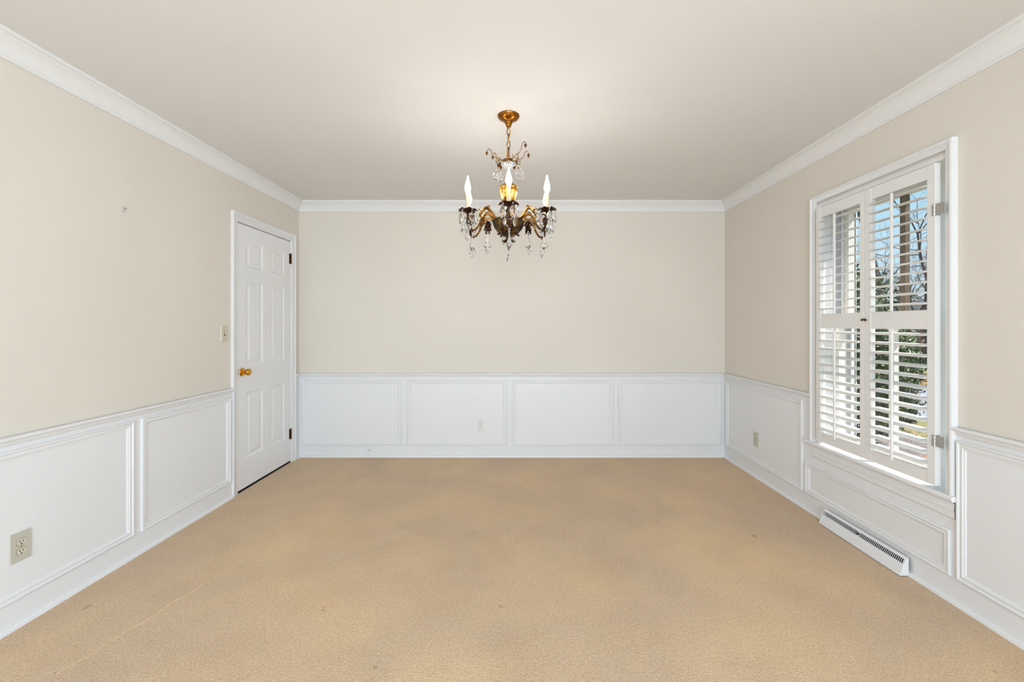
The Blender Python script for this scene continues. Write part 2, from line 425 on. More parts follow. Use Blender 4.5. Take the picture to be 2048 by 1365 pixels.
# jamb and casing
jb = MB(); jb.box(XL - T, DY0 - .02, 0, XL + .001, DY0, DZ + .02); jb.box(XL - T, DY1, 0, XL + .001, DY1 + .02, DZ + .02); jb.box(XL - T, DY0, DZ, XL + .001, DY1, DZ + .02)
jb.box(XB - .014, DY0, 0, XB - .002, DY0 + .014, DZ); jb.box(XB - .014, DY1 - .014, 0, XB - .002, DY1, DZ)
jb.box(XL - T - .02, DY0 - .05, -.02, XL - T, DY1 + .05, DZ + .05)
jb.build('door_jamb', M['white'], door)
AP = [(0, 0), (0, .019), (.004, .021), (.009, .0205), (.012, .0165), (.016, .0145), (.050, .0115), (.056, .0095), (.060, .0105), (.064, .009), (.066, .0)]
def casing_u(y0, y1, zb_, zt, wallx, sgn, prof):
    def corner(i, h): return [(wallx + sgn * h, u, q) for u, q in ((y0 + i, zb_), (y0 + i, zt - i), (y1 - i, zt - i), (y1 - i, zb_))]
    return frame3(corner, prof, True)
casing_u(DY0 - .070, DY1 + .070, 0, DZ + .070, XL, 1, AP).build('door_casing', M['white'], door, smooth=True, ang=25)
MB().box(XL - T, DY0, -0.001, XL + .004, DY1, .004).build('threshold', M['dark'], door)

# ------------------------------------------------------------------ window_1 in the right wall
win = struct(casing_u(YN - .041, YF + .056, Z0, Z1 + .078, XR, -1,
      [(0, 0), (0, .027), (.004, .029), (.012, .029), (.015, .024), (.018, .0215), (.031, .0185), (.035, .0165), (.038, .018), (.041, .0165), (.042, .003)]).build('window_1', M['white'], smooth=True, ang=25),
      'tall double hung window cased in white on the right wall', 'window')
# jamb liner boards and stops
jw = MB(); X2 = XO + 0.03
jw.box(XR - .004, YN - .02, Z0 - .02, X2, YN, Z1 + .02); jw.box(XR - .004, YF, Z0 - .02, X2, YF + .02, Z1 + .02)
jw.box(XR - .004, YN, Z1, X2, YF, Z1 + .02); jw.box(2.06, YN, Z0 - .03, X2 + .05, YF, Z0 + .004)
for y0, s in ((YN, 1), (YF, -1)):
    for xa, xb in ((2.055, 2.068), (2.118, 2.130), (2.180, 2.20)): jw.box(xa, y0, Z0, xb, y0 + s * .014, Z1)
jw.build('window_jamb', M['white'], win)
MB().rows([[(1.9735, 2.004, Z0), (1.9735, 2.004, Z1)], [(1.9735, 2.074, Z0), (1.9735, 2.074, Z1)]]).build('added_gap_strip', M['gap_strip'], win)  # translucent strip added so the near shutter gap looks bright
MB().box(1.9665, YF - .036, Z0, 1.992, YF, Z1).build('sun_block_strip', M['white'], win)  # added behind the far shutter gap to block a streak of sun
tr = MB()
for y0, s in ((YN, 1), (YF, -1)):
    for xa in (2.0695, 2.1315): tr.box(xa, y0, Z0, xa + .047, y0 + s * .004, Z1)
tr.build('sash_track', M['track'], win)
# brick-side trim outside
ex = MB(); ex.box(XO, YN - .07, Z0 - .05, XO + .035, YN, Z1 + .07); ex.box(XO, YF, Z0 - .05, XO + .035, YF + .07, Z1 + .07); ex.box(XO, YN, Z1, XO + .035, YF, Z1 + .07)
ex.build('outer_trim', M['sash'], win)
# stool and apron
MB().prism([(1.938, Z0 - .010), (1.940, Z0 - .002), (1.946, Z0 + .002), (2.07, Z0 + .002), (2.07, Z0 - .022), (1.946, Z0 - .022), (1.940, Z0 - .018)], YN - .049, YF + .094, 'y').build('window_stool', M['white'], win)
ap = MB(); ap.rows([[(XR - h, YN - .040, z), (XR - h, YF + .055, z)] for h, z in
     [(.019, Z0 - .022), (.019, Z0 - .030), (.015, Z0 - .034), (.015, Z0 - .060), (.0175, Z0 - .062), (.0175, Z0 - .068), (.0145, Z0 - .072), (.0145, Z0 - .098), (.011, Z0 - .104), (.006, Z0 - .108)]])
ap.build('window_apron', M['white'], win, smooth=True, ang=25)
# the two sashes: lower inside, upper outside, each with one upright muntin
ZM = 1.275; YM = 2.434
def sash(x0, x1, z0, z1, bar, m, mm):
    a, b = YN + .005, YF - .005; g = .042
    mb = MB(); mb.box(x0, a, z0, x1, a + g, z1); mb.box(x0, b - g, z0, x1, b, z1)
    mb.box(x0, a + g, z0, x1, b - g, z0 + bar[0]); mb.box(x0, a + g, z1 - bar[1], x1, b - g, z1)
    s = mb.build('sash', m, win, bevel=.002)
    MB().prism([(x0, YM - .008), (x0 + .010, YM - .017), (x0 + .016, YM - .014), (x1 - .006, YM - .014), (x1, YM - .008), (x1, YM + .008), (x1 - .006, YM + .014), (x0 + .016, YM + .014), (x0 + .010, YM + .017), (x0, YM + .008)], z0 + bar[0], z1 - bar[1], 'z').build('muntin', mm, s)
    for u0, u1 in ((a + g, YM - .012), (YM + .012, b - g)):
        MB().box((x0 + x1) / 2 - .0015, u0 - .004, z0 + bar[0] - .004, (x0 + x1) / 2 + .0015, u1 + .004, z1 - bar[1] + .004).build('pane', M['glass'], s)
sash(2.072, 2.114, Z0 + .004, ZM + .020, (.060, .032), M['sash'], M['sash'])
sash(2.134, 2.176, ZM - .020, Z1, (.032, .045), M['sash'], M['shaded_muntin'])

# added_window added unseen behind the camera to frame the side fill lamp
w2 = MB(); y0, y1, q0, q1 = W2
for a in ((XR - .02, y0 - .06, q0 - .05, XR, y0, q1 + .06), (XR - .02, y1, q0 - .05, XR, y1 + .06, q1 + .06), (XR - .02, y0, q1, XR, y1, q1 + .06), (XR - .05, y0 - .07, q0 - .03, XO, y1 + .07, q0)): w2.box(*a)
w2.box(2.07, y0, (q0 + q1) / 2 - .02, 2.11, y1, (q0 + q1) / 2 + .02)
struct(w2.build('added_window', M['white']), 'white cased window added on the right wall behind the viewer for the side fill lamp', 'window')
hf = MB(); hf.box(-1.33, YR, 0, -1.25, YR + .02, 2.21); hf.box(1.25, YR, 0, 1.33, YR + .02, 2.21); hf.box(-1.25, YR, 2.13, 1.25, YR + .02, 2.21)
struct(hf.build('trim_10', M['white']), 'white casing round the added opening in the rear wall', 'casing')

# ------------------------------------------------------------------ plantation shutters
SX0, SX1 = 1.938, 1.964                                      # front and back of the panels
ST, SB = 2.013, 0.510
def louver_mesh(L):
    mb = MB(); n = 14; rows = []
    for t, k in ((0, .35), (.004, .85), (.012, 1), (L - .012, 1), (L - .004, .85), (L, .35)):
        rows.append([((.0315 if k > .5 else .028) * math.cos(2 * math.pi * j / n), t, .0052 * k * math.sin(2 * math.pi * j / n)) for j in range(n)])
    mb.rows(rows, True); mb.f.append(tuple(range(n))); mb.f.append(tuple(5 * n + k for k in range(n)))
    me = mb.mesh('louver', True, 50); me.materials.append(M['shutter']); return me
LZ_TOP = [1.363 + i * (1.922 - 1.363) / 11 for i in range(12)]
LZ_BOT = [0.6005 + i * (1.213 - 0.6005) / 12 for i in range(13)]
def shutter(y0, y1, sa, sb, label, hinge_y=None):
    t = thing('plantation_shutter', (SX1, (y0 + y1) / 2, SB), label, 'shutter', 'white louvered shutters at the window')
    for a, b in ((y0, y0 + sa), (y1 - sb, y1)):
        MB().box(SX0, a, SB, SX1, b, ST).build('stile', M['shutter'], t, bevel=.002)
    for a, b in ((1.948, ST), (1.238, 1.330), (SB, .570)):
        MB().box(SX0 + .0015, y0 + sa, a, SX1 - .0015, y1 - sb, b).build('rail', M['shutter'], t, bevel=.0015)
    me = louver_mesh(y1 - sb - y0 - sa - .003)
    off = t.location
    for z in LZ_TOP + LZ_BOT:
        o = bpy.data.objects.new('louver', me); col.objects.link(o); o.parent = t
        o.location = ((SX0 + SX1) / 2 - off.x, y0 + sa + .0015 - off.y, z - off.z)
        o.rotation_euler = (0, R(-9.5), 0)                   # room-side edge a little lower
    ym = (y0 + sa + y1 - sb) / 2
    for a, b in ((LZ_TOP[0] - .035, LZ_TOP[-1] + .012), (LZ_BOT[0] - .035, LZ_BOT[-1] + .012)):
        rod = MB().box(1.906, ym - .006, a, 1.9165, ym + .006, b).build('tilt_rod', M['shutter'], t, bevel=.0025)
        zs = LZ_TOP if a > 1.3 else LZ_BOT
        st = MB()
        for z in zs: st.box(1.915, ym - .001, z - .007, 1.924, ym + .001, z - .005)
        s_ = st.build('rod_staples', M['steel'], rod, kind='stuff')
    return t
sn = shutter(2.030, 2.443, .042, .042, 'right hand louvered shutter panel, hinged with steel hinges beside the wall casing')
sf = shutter(2.446, 2.843, .032, .040, 'left hand louvered shutter panel, on the back corner side of the window')
for hz in (1.794, 0.720):
    h = MB(); h.box(SX0 - .0025, 2.0285, hz - .026, SX0 + .022, 2.031, hz + .026); h.box(SX0 - .0005, 1.990, hz - .026, SX0 + .0015, 2.028, hz + .026)
    h.box(SX0 - .0035, 2.031, hz - .026, SX0 - .0003, 2.044, hz + .026)
    for i in range(3): h.lathe([(.0045, hz - .026 + i * .0175), (.0045, hz - .0105 + i * .0175)], (SX0 - .004, 2.029, 0), 10)
    h.build('hinge', M['steel'], sn)
lt = MB(); lt.lathe([(.001, -.012), (.006, -.011), (.0075, -.007), (.005, -.003), (.004, 0)], (SX0, 2.432, 1.287), 14, 'x')
lt.tube([(SX0 - .003, 2.432, 1.290), (SX0 - .006, 2.446, 1.293), (SX0 - .004, 2.456, 1.290), (SX0 - .002, 2.462, 1.286)], .0028, 8)
lt.lathe([(.001, -.006), (.0055, -.005), (.006, 0)], (SX0, 2.461, 1.287), 12, 'x')
lt.build('latch', M['oldbrass'], sn, smooth=True)

# ------------------------------------------------------------------ outlets, switch, register, door stop, nails
def rr(w_, h_, r, n=4):
    pts = []
    for cx, cy_, a0 in ((w_ / 2 - r, h_ / 2 - r, 0), (-w_ / 2 + r, h_ / 2 - r, 90), (-w_ / 2 + r, -h_ / 2 + r, 180), (w_ / 2 - r, -h_ / 2 + r, 270)):
        for k in range(n + 1):
            a = R(a0 + 90 * k / n); pts.append((cx + r * math.cos(a), cy_ + r * math.sin(a)))
    return pts
def recep(r=.0172, cut=.0135, n=28):
    return [(max(-r, min(r, r * math.cos(2 * math.pi * k / n))), max(-cut, min(cut, r * math.sin(2 * math.pi * k / n)))) for k in range(n)]
def to_wall(c, wall):
    """local (u across, v up, n off the wall) -> world"""
    if wall == 'left': return lambda u, v, n: (c[0] + n, c[1] + u, c[2] + v)
    if wall == 'right': return lambda u, v, n: (c[0] - n, c[1] - u, c[2] + v)
    return lambda u, v, n: (c[0] + u, c[1] - n, c[2] + v)
def slab(P, poly, n0, n1, taper=0.0, du=0, dv=0):
    mb = MB(); N = len(poly); k = 1 - taper
    vs = [P(u + du, v + dv, n0) for u, v in poly] + [P(u * k + du, v * k + dv, n1) for u, v in poly]
    mb.quadmesh(vs, [(i, (i + 1) % N, N + (i + 1) % N, N + i) for i in range(N)] + [tuple(range(N)), tuple(range(N, 2 * N))]); return mb
def outlet(c, wall, size, m, m2, label, holes3=True):
    t = thing('wall_outlet', c, label, 'outlet', 'duplex wall outlets'); P = to_wall(c, wall); sw = .0013 if holes3 else .0021
    slab(P, rr(size[0], size[1], .003), 0, .0055, .06).build('cover_plate', m, t)
    for dv in (.0195, -.0195):
        gap = slab(P, recep(.0182, .0145), .0052, .0057, 0, 0, dv).build('recess_ring', M['dark'], t)
        r = slab(P, recep(), .0050, .0072, .03, 0, dv).build('receptacle', m2, t)
        s = MB()
        for q in (slab(P, [(-sw, -.0042), (sw, -.0042), (sw, .0042), (-sw, .0042)], .0068, .0076, 0, -.0063, dv + .003),
                  slab(P, [(-sw, -.0036), (sw, -.0036), (sw, .0036), (-sw, .0036)], .0068, .0076, 0, .0063, dv + .003)): s.quadmesh(q.v, q.f)
        if holes3:
            q = slab(P, [(.0028 * math.cos(k * .7), .0028 * math.sin(k * .7)) for k in range(9)], .0068, .0076, 0, 0, dv - .0075); s.quadmesh(q.v, q.f)
        s.build('slots', M['dark'], r)
    slab(P, [(.003 * math.cos(k * .7), .003 * math.sin(k * .7)) for k in range(9)], .005, .0068, .2).build('screw', M['steel'], t)
    return t
outlet((XL + WT, 1.829, .331), 'left', (.081, .125), M['beige'], M['ivory'], 'beige wall outlet low on the left wall panel, nearest the viewer')
outlet((bx(961), YB - WT, .306), 'back', (.069, .115), M['whiteplastic'], M['whiteplastic'], 'white wall outlet on the second panel of the back wall', False)
outlet((XR - WT, 3.612, .312), 'right', (.078, .122), M['beige'], M['ivory'], 'beige wall outlet on the right wall between window and back corner')

c = (XL, 3.110, 1.197); t = thing('light_switch', c, 'beige toggle light switch on the cream wall beside the door', 'light switch'); P = to_wall(c, 'left')
slab(P, rr(.071, .116, .003), 0, .0055, .06).build('cover_plate', M['ivory'], t)
slab(P, rr(.012, .026, .001), .005, .0062).build('toggle_slot', M['dark'], t)
tg = MB(); tg.box(XL + .005, 3.1065, 1.194, XL + .018, 3.1135, 1.207); tg.build('toggle', M['ivory'], t, bevel=.001)
for dv in (.030, -.030): slab(P, [(.0032 * math.cos(k * .7), .0032 * math.sin(k * .7)) for k in range(9)], .005, .0066, .2, 0, dv).build('screw', M['steel'], t)

# baseboard register under the window
ra, rb = 2.185, 2.772; xb = XR - WT - .0165
t = thing('baseboard_register', (xb, (ra + rb) / 2, 0), 'long white baseboard register with a dark slotted top under the window', 'heating register')
xf, xt = 1.908, 1.944                                         # foot of the sloping face, its top edge
MB().prism([(xf, .004), (xf + .002, .010), (1.927, .062), (1.929, .059), (xf + .008, .004)], ra + .0042, rb - .0042, 'y').build('front_plate', M['white'], t)
for a, b in ((ra, ra + .004), (rb - .004, rb)):
    MB().prism([(xf, .004), (xf + .002, .010), (1.927, .062), (1.938, .084), (1.946, .091), (xb, .093), (xb, .004)], a, b, 'y').build('end_cap', M['white'], t)
MB().prism([(1.938, .083), (1.946, .091), (xb, .093), (xb, .086), (1.946, .086)], ra + .0042, rb - .0042, 'y').build('top_rail', M['white'], t)
MB().prism([(xb, .006), (xb - .004, .006), (xb - .004, .084), (xb, .084)], ra + .004, rb - .004, 'y').build('dark_interior', M['dark'], t)
fn = MB(); N = 56
for i in range(N + 1):
    y = ra + .008 + (rb - ra - .016) * i / N; wd = .0011 if i != N // 2 else .004
    fn.prism([(1.927, .060), (1.938, .084), (1.9395, .0835), (1.9285, .0595)], y - wd, y + wd, 'y')
fn.build('grille_fins', M['white'], t, kind='stuff')
MB().box(1.926, (ra + rb) / 2 - .004, .070, 1.934, (ra + rb) / 2 + .004, .077).build('damper_lever', M['dark'], t)
MB().prism([(1.95, .03), (1.95, .026), (1.93, .026), (1.93, .03)], ra + .004, rb - .004, 'y').build('damper_vane', M['dark'], t)

c = (bx(741), YB - WT - .001, .070); t = thing('door_stop', c, 'small white spring door stop on the back wall baseboard', 'door stop')
MB().lathe([(.001, 0), (.013, 0), (.012, -.004), (.006, -.006)], c, 16, 'y').build('base', M['whiteplastic'], t, smooth=True)
sp = [(c[0] + .0055 * math.cos(k * .9), c[1] - .005 - k * .0009, c[2] + .0055 * math.sin(k * .9) + k * .0002) for k in range(60)]
MB().tube(sp, .0011, 5).build('spring', M['whiteplastic'], t)
MB().lathe([(.008, -.058), (.009, -.062), (.009, -.070), (.006, -.073), (.001, -.0735)], (c[0], c[1], c[2] + .011), 14, 'y').build('rubber_tip', M['whiteplastic'], t, smooth=True)

def nail(c, wall, label, s=1.0, hook=False):
    P = to_wall(c, wall); t = thing('picture_hook' if hook else 'wall_nail', c, label, 'hook' if hook else 'nail')
    MB().tube([P(0, .002 * s, -.003), P(0, .004 * s, .010 * s), P(0, .005 * s, .014 * s)], .0016 * s, 8).build('shank', M['steel'], t)
    if hook:
        MB().tube([P(0, .016, .001), P(0, .004, .002), P(0, -.012, .003), P(0, -.016, .010), P(0, -.010, .013)], .0026, 8).build('hook_plate', M['steel'], t, smooth=True)
nail((XL, 2.317, 1.872), 'left', 'small metal picture hook high on the left wall', 1.3, True)
nail((bx(1336), YB, 1.790), 'back', 'tiny dark nail high on the back wall at the right', 1.0)

# two ridges in the carpet pile
def ridge(pts, wdt, label):
    mb = MB(); rows = []
    for x, y in pts: pass
    P0, P1 = Vector(pts[0] + (0,)), Vector(pts[-1] + (0,)); d = (P1 - P0).normalized(); s = Vector((-d.y, d.x, 0)); n = 60
    for i in range(n + 1):
        p = P0.lerp(P1, i / n) + s * (.006 * math.sin(i * .5) + random.uniform(-.003, .003))
        k = math.sin(math.pi * i / n) ** .4
        rows.append([tuple(p - s * wdt), tuple(p - s * wdt * .4 + Vector((0, 0, (.0014 * k)))), tuple(p + s * wdt * .4 + Vector((0, 0, (.0014 * k)))), tuple(p + s * wdt)])
    return mb.rows(rows).build('pile_ridge', M['seam'], fl, smooth=True)
ridge([(-1.44, 2.50), (-1.66, 1.57)], .009, '')

# ------------------------------------------------------------------ chandelier
CX, CY = -.053, 2.455
ch = thing('chandelier', (CX, CY, ZC), 'antique brass six light chandelier with cut crystal drops hanging from the ceiling', 'chandelier')
def C(x, y, z): return (CX + x, CY + y, z)
MB().lathe([(.001, ZC), (.0615, ZC), (.0625, ZC - .004), (.061, ZC - .009), (.055, ZC - .017), (.045, ZC - .0235), (.034, ZC - .028), (.0255, ZC - .034), (.0205, ZC - .043), (.017, ZC - .052), (.0125, ZC - .056), (.0145, ZC - .059), (.013, ZC - .063), (.007, ZC - .066), (.006, ZC - .074), (.001, ZC - .075)],
    (CX, CY, 0), 40).build('canopy', M['canopy'], ch, smooth=True, ang=30)
# chain: links alternate by a quarter turn
lk = MB(); P = []
for k in range(20):
    a = 2 * math.pi * k / 20; P.append((.0085 * math.cos(a) * (1 - .25 * (math.sin(a)) ** 4), 0, .0235 * math.sin(a)))
lk.tube(P + [P[0], P[1]], .0023, 6, cap=False); lm = lk.mesh('chain_link', True, 60); lm.materials.append(M['oldbrass'])
zc = ZC - .075 - .014; i = 0
while zc > 2.205:
    o = bpy.data.objects.new('chain_link', lm); col.objects.link(o); o.parent = ch
    o.location = (0, 0, zc - ZC); o.rotation_euler = (0, R(2 * (-1) ** i), R(20 + 90 * (i % 2)))
    zc -= .0375; i += 1
MB().tube([C(.003, -.004, ZC - .07), C(.010, -.006, 2.34), C(.002, -.009, 2.30), C(-.006, -.007, 2.26), C(-.009, -.006, 2.22), C(-.009, -.004, 2.17)], .0030, 8).build('lamp_cord', M['cordgold'], ch, smooth=True)
# hub at the crown, glass column, vase, stem, bowl and finial
MB().lathe([(.004, 2.222), (.007, 2.214), (.0085, 2.206), (.006, 2.199), (.004, 2.194), (.030, 2.188), (.034, 2.184), (.030, 2.180), (.012, 2.178)], (CX, CY, 0), 24).build('crown_ring', M['gilt'], ch, smooth=True)
MB().lathe([(.012, 2.179), (.030, 2.170), (.033, 2.160), (.026, 2.146), (.018, 2.136), (.021, 2.126), (.018, 2.112), (.015, 2.090), (.020, 2.074), (.029, 2.062), (.032, 2.052), (.024, 2.042)], (CX, CY, 0), 12).build('crystal_column', M['crystal'], ch)
def lobed(prof, lob, amp, n=48):
    rows = []
    for r, z, k in prof: rows.append([(CX + r * (1 + amp * k * math.cos(lob * 2 * math.pi * j / n)) * math.cos(2 * math.pi * j / n), CY + r * (1 + amp * k * math.cos(lob * 2 * math.pi * j / n)) * math.sin(2 * math.pi * j / n), z) for j in range(n)])
    mb = MB().rows(rows, True); mb.f.append(tuple(range(n))); mb.f.append(tuple((len(prof) - 1) * n + k for k in range(n))); return mb
lobed([(.022, 2.044, 0), (.038, 2.043, .4), (.0475, 2.038, 1), (.0505, 2.030, 1), (.0480, 2.026, .6), (.0495, 2.018, .5), (.0490, 2.004, .6), (.0455, 1.985, .8), (.0400, 1.966, .9), (.0330, 1.950, .7), (.026, 1.942, .3), (.030, 1.938, .2), (.018, 1.932, 0)], 6, .035).build('vase', M['gold'], ch, smooth=True, ang=50)
MB().lathe([(.014, 1.934), (.012, 1.915), (.019, 1.905), (.021, 1.895), (.013, 1.886), (.014, 1.872), (.028, 1.862), (.040, 1.856)], (CX, CY, 0), 24).build('stem', M['bronze'], ch, smooth=True)
lobed([(.036, 1.857, 0), (.080, 1.853, .5), (.091, 1.849, 1), (.0925, 1.843, 1), (.088, 1.838, .7), (.085, 1.830, .6), (.082, 1.815, .8), (.073, 1.797, .9), (.060, 1.780, 1), (.046, 1.766, 1), (.030, 1.757, .6), (.014, 1.752, 0)], 8, .04).build('bowl', M['bowl'], ch, smooth=True, ang=50)
fi = MB().lathe([(.014, 1.755), (.012, 1.742), (.015, 1.735), (.0125, 1.724), (.009, 1.716), (.010, 1.708), (.006, 1.695), (.0035, 1.684), (.001, 1.676)], (CX, CY, 0), 18)
for k in range(6):
    a = k * math.pi / 3 + .3; u = Vector((math.cos(a), math.sin(a), 0)); b0 = Vector((CX, CY, 0))
    fi.tube([b0 + u * .009 + Vector((0, 0, 1.742)), b0 + u * .020 + Vector((0, 0, 1.732)), b0 + u * .030 + Vector((0, 0, 1.727)), b0 + u * .037 + Vector((0, 0, 1.731)), b0 + u * .036 + Vector((0, 0, 1.738))], [.005, .006, .005, .0035, .0015], 6)
    fi.tube([b0 + u * .052 + Vector((0, 0, 1.770)), b0 + u * .060 + Vector((0, 0, 1.764)), b0 + u * .068 + Vector((0, 0, 1.770))], [.007, .005, .001], 6)
fi.build('finial', M['bronze'], ch, smooth=True)

# crystal shapes (built about their hanging point, z down)
def gem(prof, n=8, sq=.55, ph=0.0, ox=0):
    return MB().lathe(prof, (ox, 0, 0), n, 'z', sq, ph)
def almond():
    g = gem([(.0005, -.002), (.0045, -.005), (.0045, -.008), (.001, -.012)], 8, 1)
    h = gem([(.001, -.012), (.0095, -.022), (.0185, -.040), (.0180, -.052), (.0100, -.066), (.0005, -.074)], 8, .42); g.quadmesh(h.v, h.f)
    return g
def kite():
    g = gem([(.0005, 0), (.0055, -.004), (.0055, -.009), (.001, -.013)], 8, 1)
    h = gem([(.001, -.013), (.0045, -.018), (.0045, -.022), (.001, -.026)], 8, 1); g.quadmesh(h.v, h.f)
    h = gem([(.001, -.026), (.006, -.036), (.0105, -.058), (.0215, -.080), (.0110, -.094), (.0060, -.102), (.0005, -.112)], 6, .42); g.quadmesh(h.v, h.f)
    return g
def pear():
    g = gem([(.0005, 0), (.0065, -.005), (.0065, -.010), (.001, -.015)], 8, .8)
    N = 24; ring = []
    for k in range(N):
        a = 2 * math.pi * k / N; s = math.sin(a)
        wdt = .027 * (1 - .62 * max(0, s) ** .8) * (1 + .06 * math.cos(6 * a)) if s > 0 else .027 * (1 + .06 * math.cos(6 * a))
        ring.append((wdt * math.cos(a), -.060 + (.042 if s > 0 else .026) * s))
    rows = [[(0, -.007, -.056)] * N, [(x * .62, -.0065, -.058 + (z + .058) * .62) for x, z in ring], [(x * .86, -.004, -.058 + (z + .058) * .86) for x, z in ring], [(x, 0, z) for x, z in ring],
            [(x * .86, .004, -.058 + (z + .058) * .86) for x, z in ring], [(x * .62, .0065, -.058 + (z + .058) * .62) for x, z in ring], [(0, .007, -.056)] * N]
    g.rows(rows, True); return g
def drop():
    g = gem([(.0005, 0), (.0045, -.004), (.0045, -.008), (.001, -.011)], 8, 1)
    h = gem([(.001, -.011), (.009, -.022), (.0135, -.034), (.0085, -.047), (.0005, -.056)], 6, .55); g.quadmesh(h.v, h.f)
    return g
GM = {}
for nm, fnc in (('almond_crystal', almond), ('spear_crystal', kite), ('pear_crystal', pear), ('drop_crystal', drop)):
    me = fnc().mesh(nm); bm = bmesh.new(); bm.from_mesh(me); bmesh.ops.remove_doubles(bm, verts=bm.verts, dist=1e-5); bmesh.ops.dissolve_degenerate(bm, edges=bm.edges, dist=1e-6)
    bmesh.ops.recalc_face_normals(bm, faces=bm.faces); bm.to_mesh(me); bm.free()
    me.materials.append(M['crystal']); GM[nm] = me
def hang(nm, parent, x, y, z, rz):
    """z in world height; x, y in the chandelier's frame"""
    o = bpy.data.objects.new(nm, GM[nm]); col.objects.link(o); o.parent = parent
    o.location = (x, y, z - ZC); o.rotation_euler = (random.uniform(-.05, .05), random.uniform(-.05, .05), rz); return o

# arms: one is built along +x of the chandelier's own frame, the rest are copies turned about its axis
def LB(mb, name, m, parent, smooth=True, ang=40):
    mb.v = [(x, y, z - ZC) for x, y, z in mb.v]
    me = mb.mesh(name, smooth, ang); me.materials.append(m)
    o = bpy.data.objects.new(name, me); col.objects.link(o); o.parent = parent; return o
def smoothpath(pts, sub=6):
    pts = [Vector(p) for p in pts]; outp = []
    for i in range(len(pts) - 1):
        p0, p1, p2, p3 = pts[max(i - 1, 0)], pts[i], pts[i + 1], pts[min(i + 2, len(pts) - 1)]
        for k in range(sub):
            t = k / sub
            outp.append(.5 * ((2 * p1) + (p2 - p0) * t + (2 * p0 - 5 * p1 + 4 * p2 - p3) * t * t + (3 * p1 - p0 - 3 * p2 + p3) * t ** 3))
    outp.append(pts[-1]); return outp
def taper(n, *r):
    res = []
    for i in range(n):
        t = i / (n - 1) * (len(r) - 1); k = min(int(t), len(r) - 2); res.append(r[k] + (r[k + 1] - r[k]) * (t - k))
    return res
def strand(mb, pts, *r, n=8):
    p = smoothpath(pts); mb.tube(p, taper(len(p), *r), n)
AR = 0.246
a_ = MB()
strand(a_, [(.080, 0, 1.848), (.098, 0, 1.868), (.118, 0, 1.893), (.142, 0, 1.898), (.160, 0, 1.880), (.168, 0, 1.862)], .0075, .0085, .0075, .009, .008, .005)
strand(a_, [(.088, 0, 1.852), (.108, 0, 1.862), (.128, 0, 1.868), (.150, 0, 1.858), (.166, 0, 1.832), (.180, 0, 1.800), (.200, 0, 1.776), (.218, 0, 1.771)], .005, .006, .007, .008, .0075, .006, .006, .0055)
strand(a_, [(.160, 0, 1.884), (.175, 0, 1.884), (.180, 0, 1.892), (.173, 0, 1.898)], .006, .005, .004, .002)
strand(a_, [(.136, 0, 1.900), (.128, 0, 1.910), (.119, 0, 1.911), (.116, 0, 1.905)], .005, .0035, .003, .0015)
strand(a_, [(.168, 0, 1.850), (.178, .004, 1.862), (.190, .006, 1.858)], .005, .004, .0015)
strand(a_, [(.152, 0, 1.862), (.148, 0, 1.842), (.156, 0, 1.834)], .005, .004, .0015)
strand(a_, [(.095, 0, 1.842), (.112, 0, 1.826), (.130, 0, 1.828), (.142, 0, 1.842)], .0022, .002, .002, .0022, n=6)
arm = LB(a_, 'arm', M['gilt'], ch)
s_ = MB()
strand(s_, [(.205, 0, 1.774), (.222, 0, 1.770), (.234, 0, 1.784), (.238, 0, 1.808), (.244, 0, 1.835), (AR, 0, 1.862)], .005, .0065, .0075, .0085, .0075, .008)
strand(s_, [(.230, 0, 1.783), (.224, .006, 1.762), (.219, .004, 1.754)], .006, .004, .0015)
for k, (z, sd) in enumerate(((1.800, 1), (1.812, -1), (1.826, 1), (1.838, -1))):
    strand(s_, [(.238, 0, z), (.232, sd * .008, z + .010), (.222, sd * .012, z + .008), (.217, sd * .012, z + .001)], .005, .004, .003, .001, n=6)
LB(s_, 'stem_leaf', M['bronze'], arm)
b_ = MB(); n = 72; rows = []
for t in [0, .12, .3, .5, .68, .84, .94, 1.0]:
    row = []
    for j in range(n):
        th = 2 * math.pi * j / n; lob = abs(math.cos(3.5 * th)) ** .7; sm = abs(math.cos(10.5 * th))
        r = .010 + .042 * t * ((1 - t * .42) + t * .42 * lob) + .002 * t * sm
        z = 1.858 + .024 * t ** 1.15 - .014 * max(0, t - .7) / .3 * lob * (t > .7) - .004 * math.cos(7 * th) * t * (1 - lob)
        row.append((AR + r * math.cos(th), r * math.sin(th), z))
    rows.append(row)
b_.rows(rows, True); b_.f.append(tuple(range(n)))
bo = LB(b_, 'bobeche', M['bronze'], arm, True, 60); so = bo.modifiers.new('thickness', 'SOLIDIFY'); so.thickness = .0022
LB(MB().lathe([(.011, 1.866), (.0125, 1.870), (.0125, 1.876), (.0098, 1.878), (.0098, 1.955), (.0085, 1.957), (.006, 1.957)], (AR, 0, 0), 20), 'candle_sleeve', M['sleeve'], arm)
LB(MB().lathe([(.0075, 1.957), (.0085, 1.962), (.0115, 1.970), (.0150, 1.981), (.0160, 1.991), (.0145, 2.003), (.0105, 2.018), (.0066, 2.032), (.0036, 2.045), (.0018, 2.054), (.0005, 2.058)], (AR, 0, 0), 24), 'bulb', M['bulb'], arm)
o_ = MB()
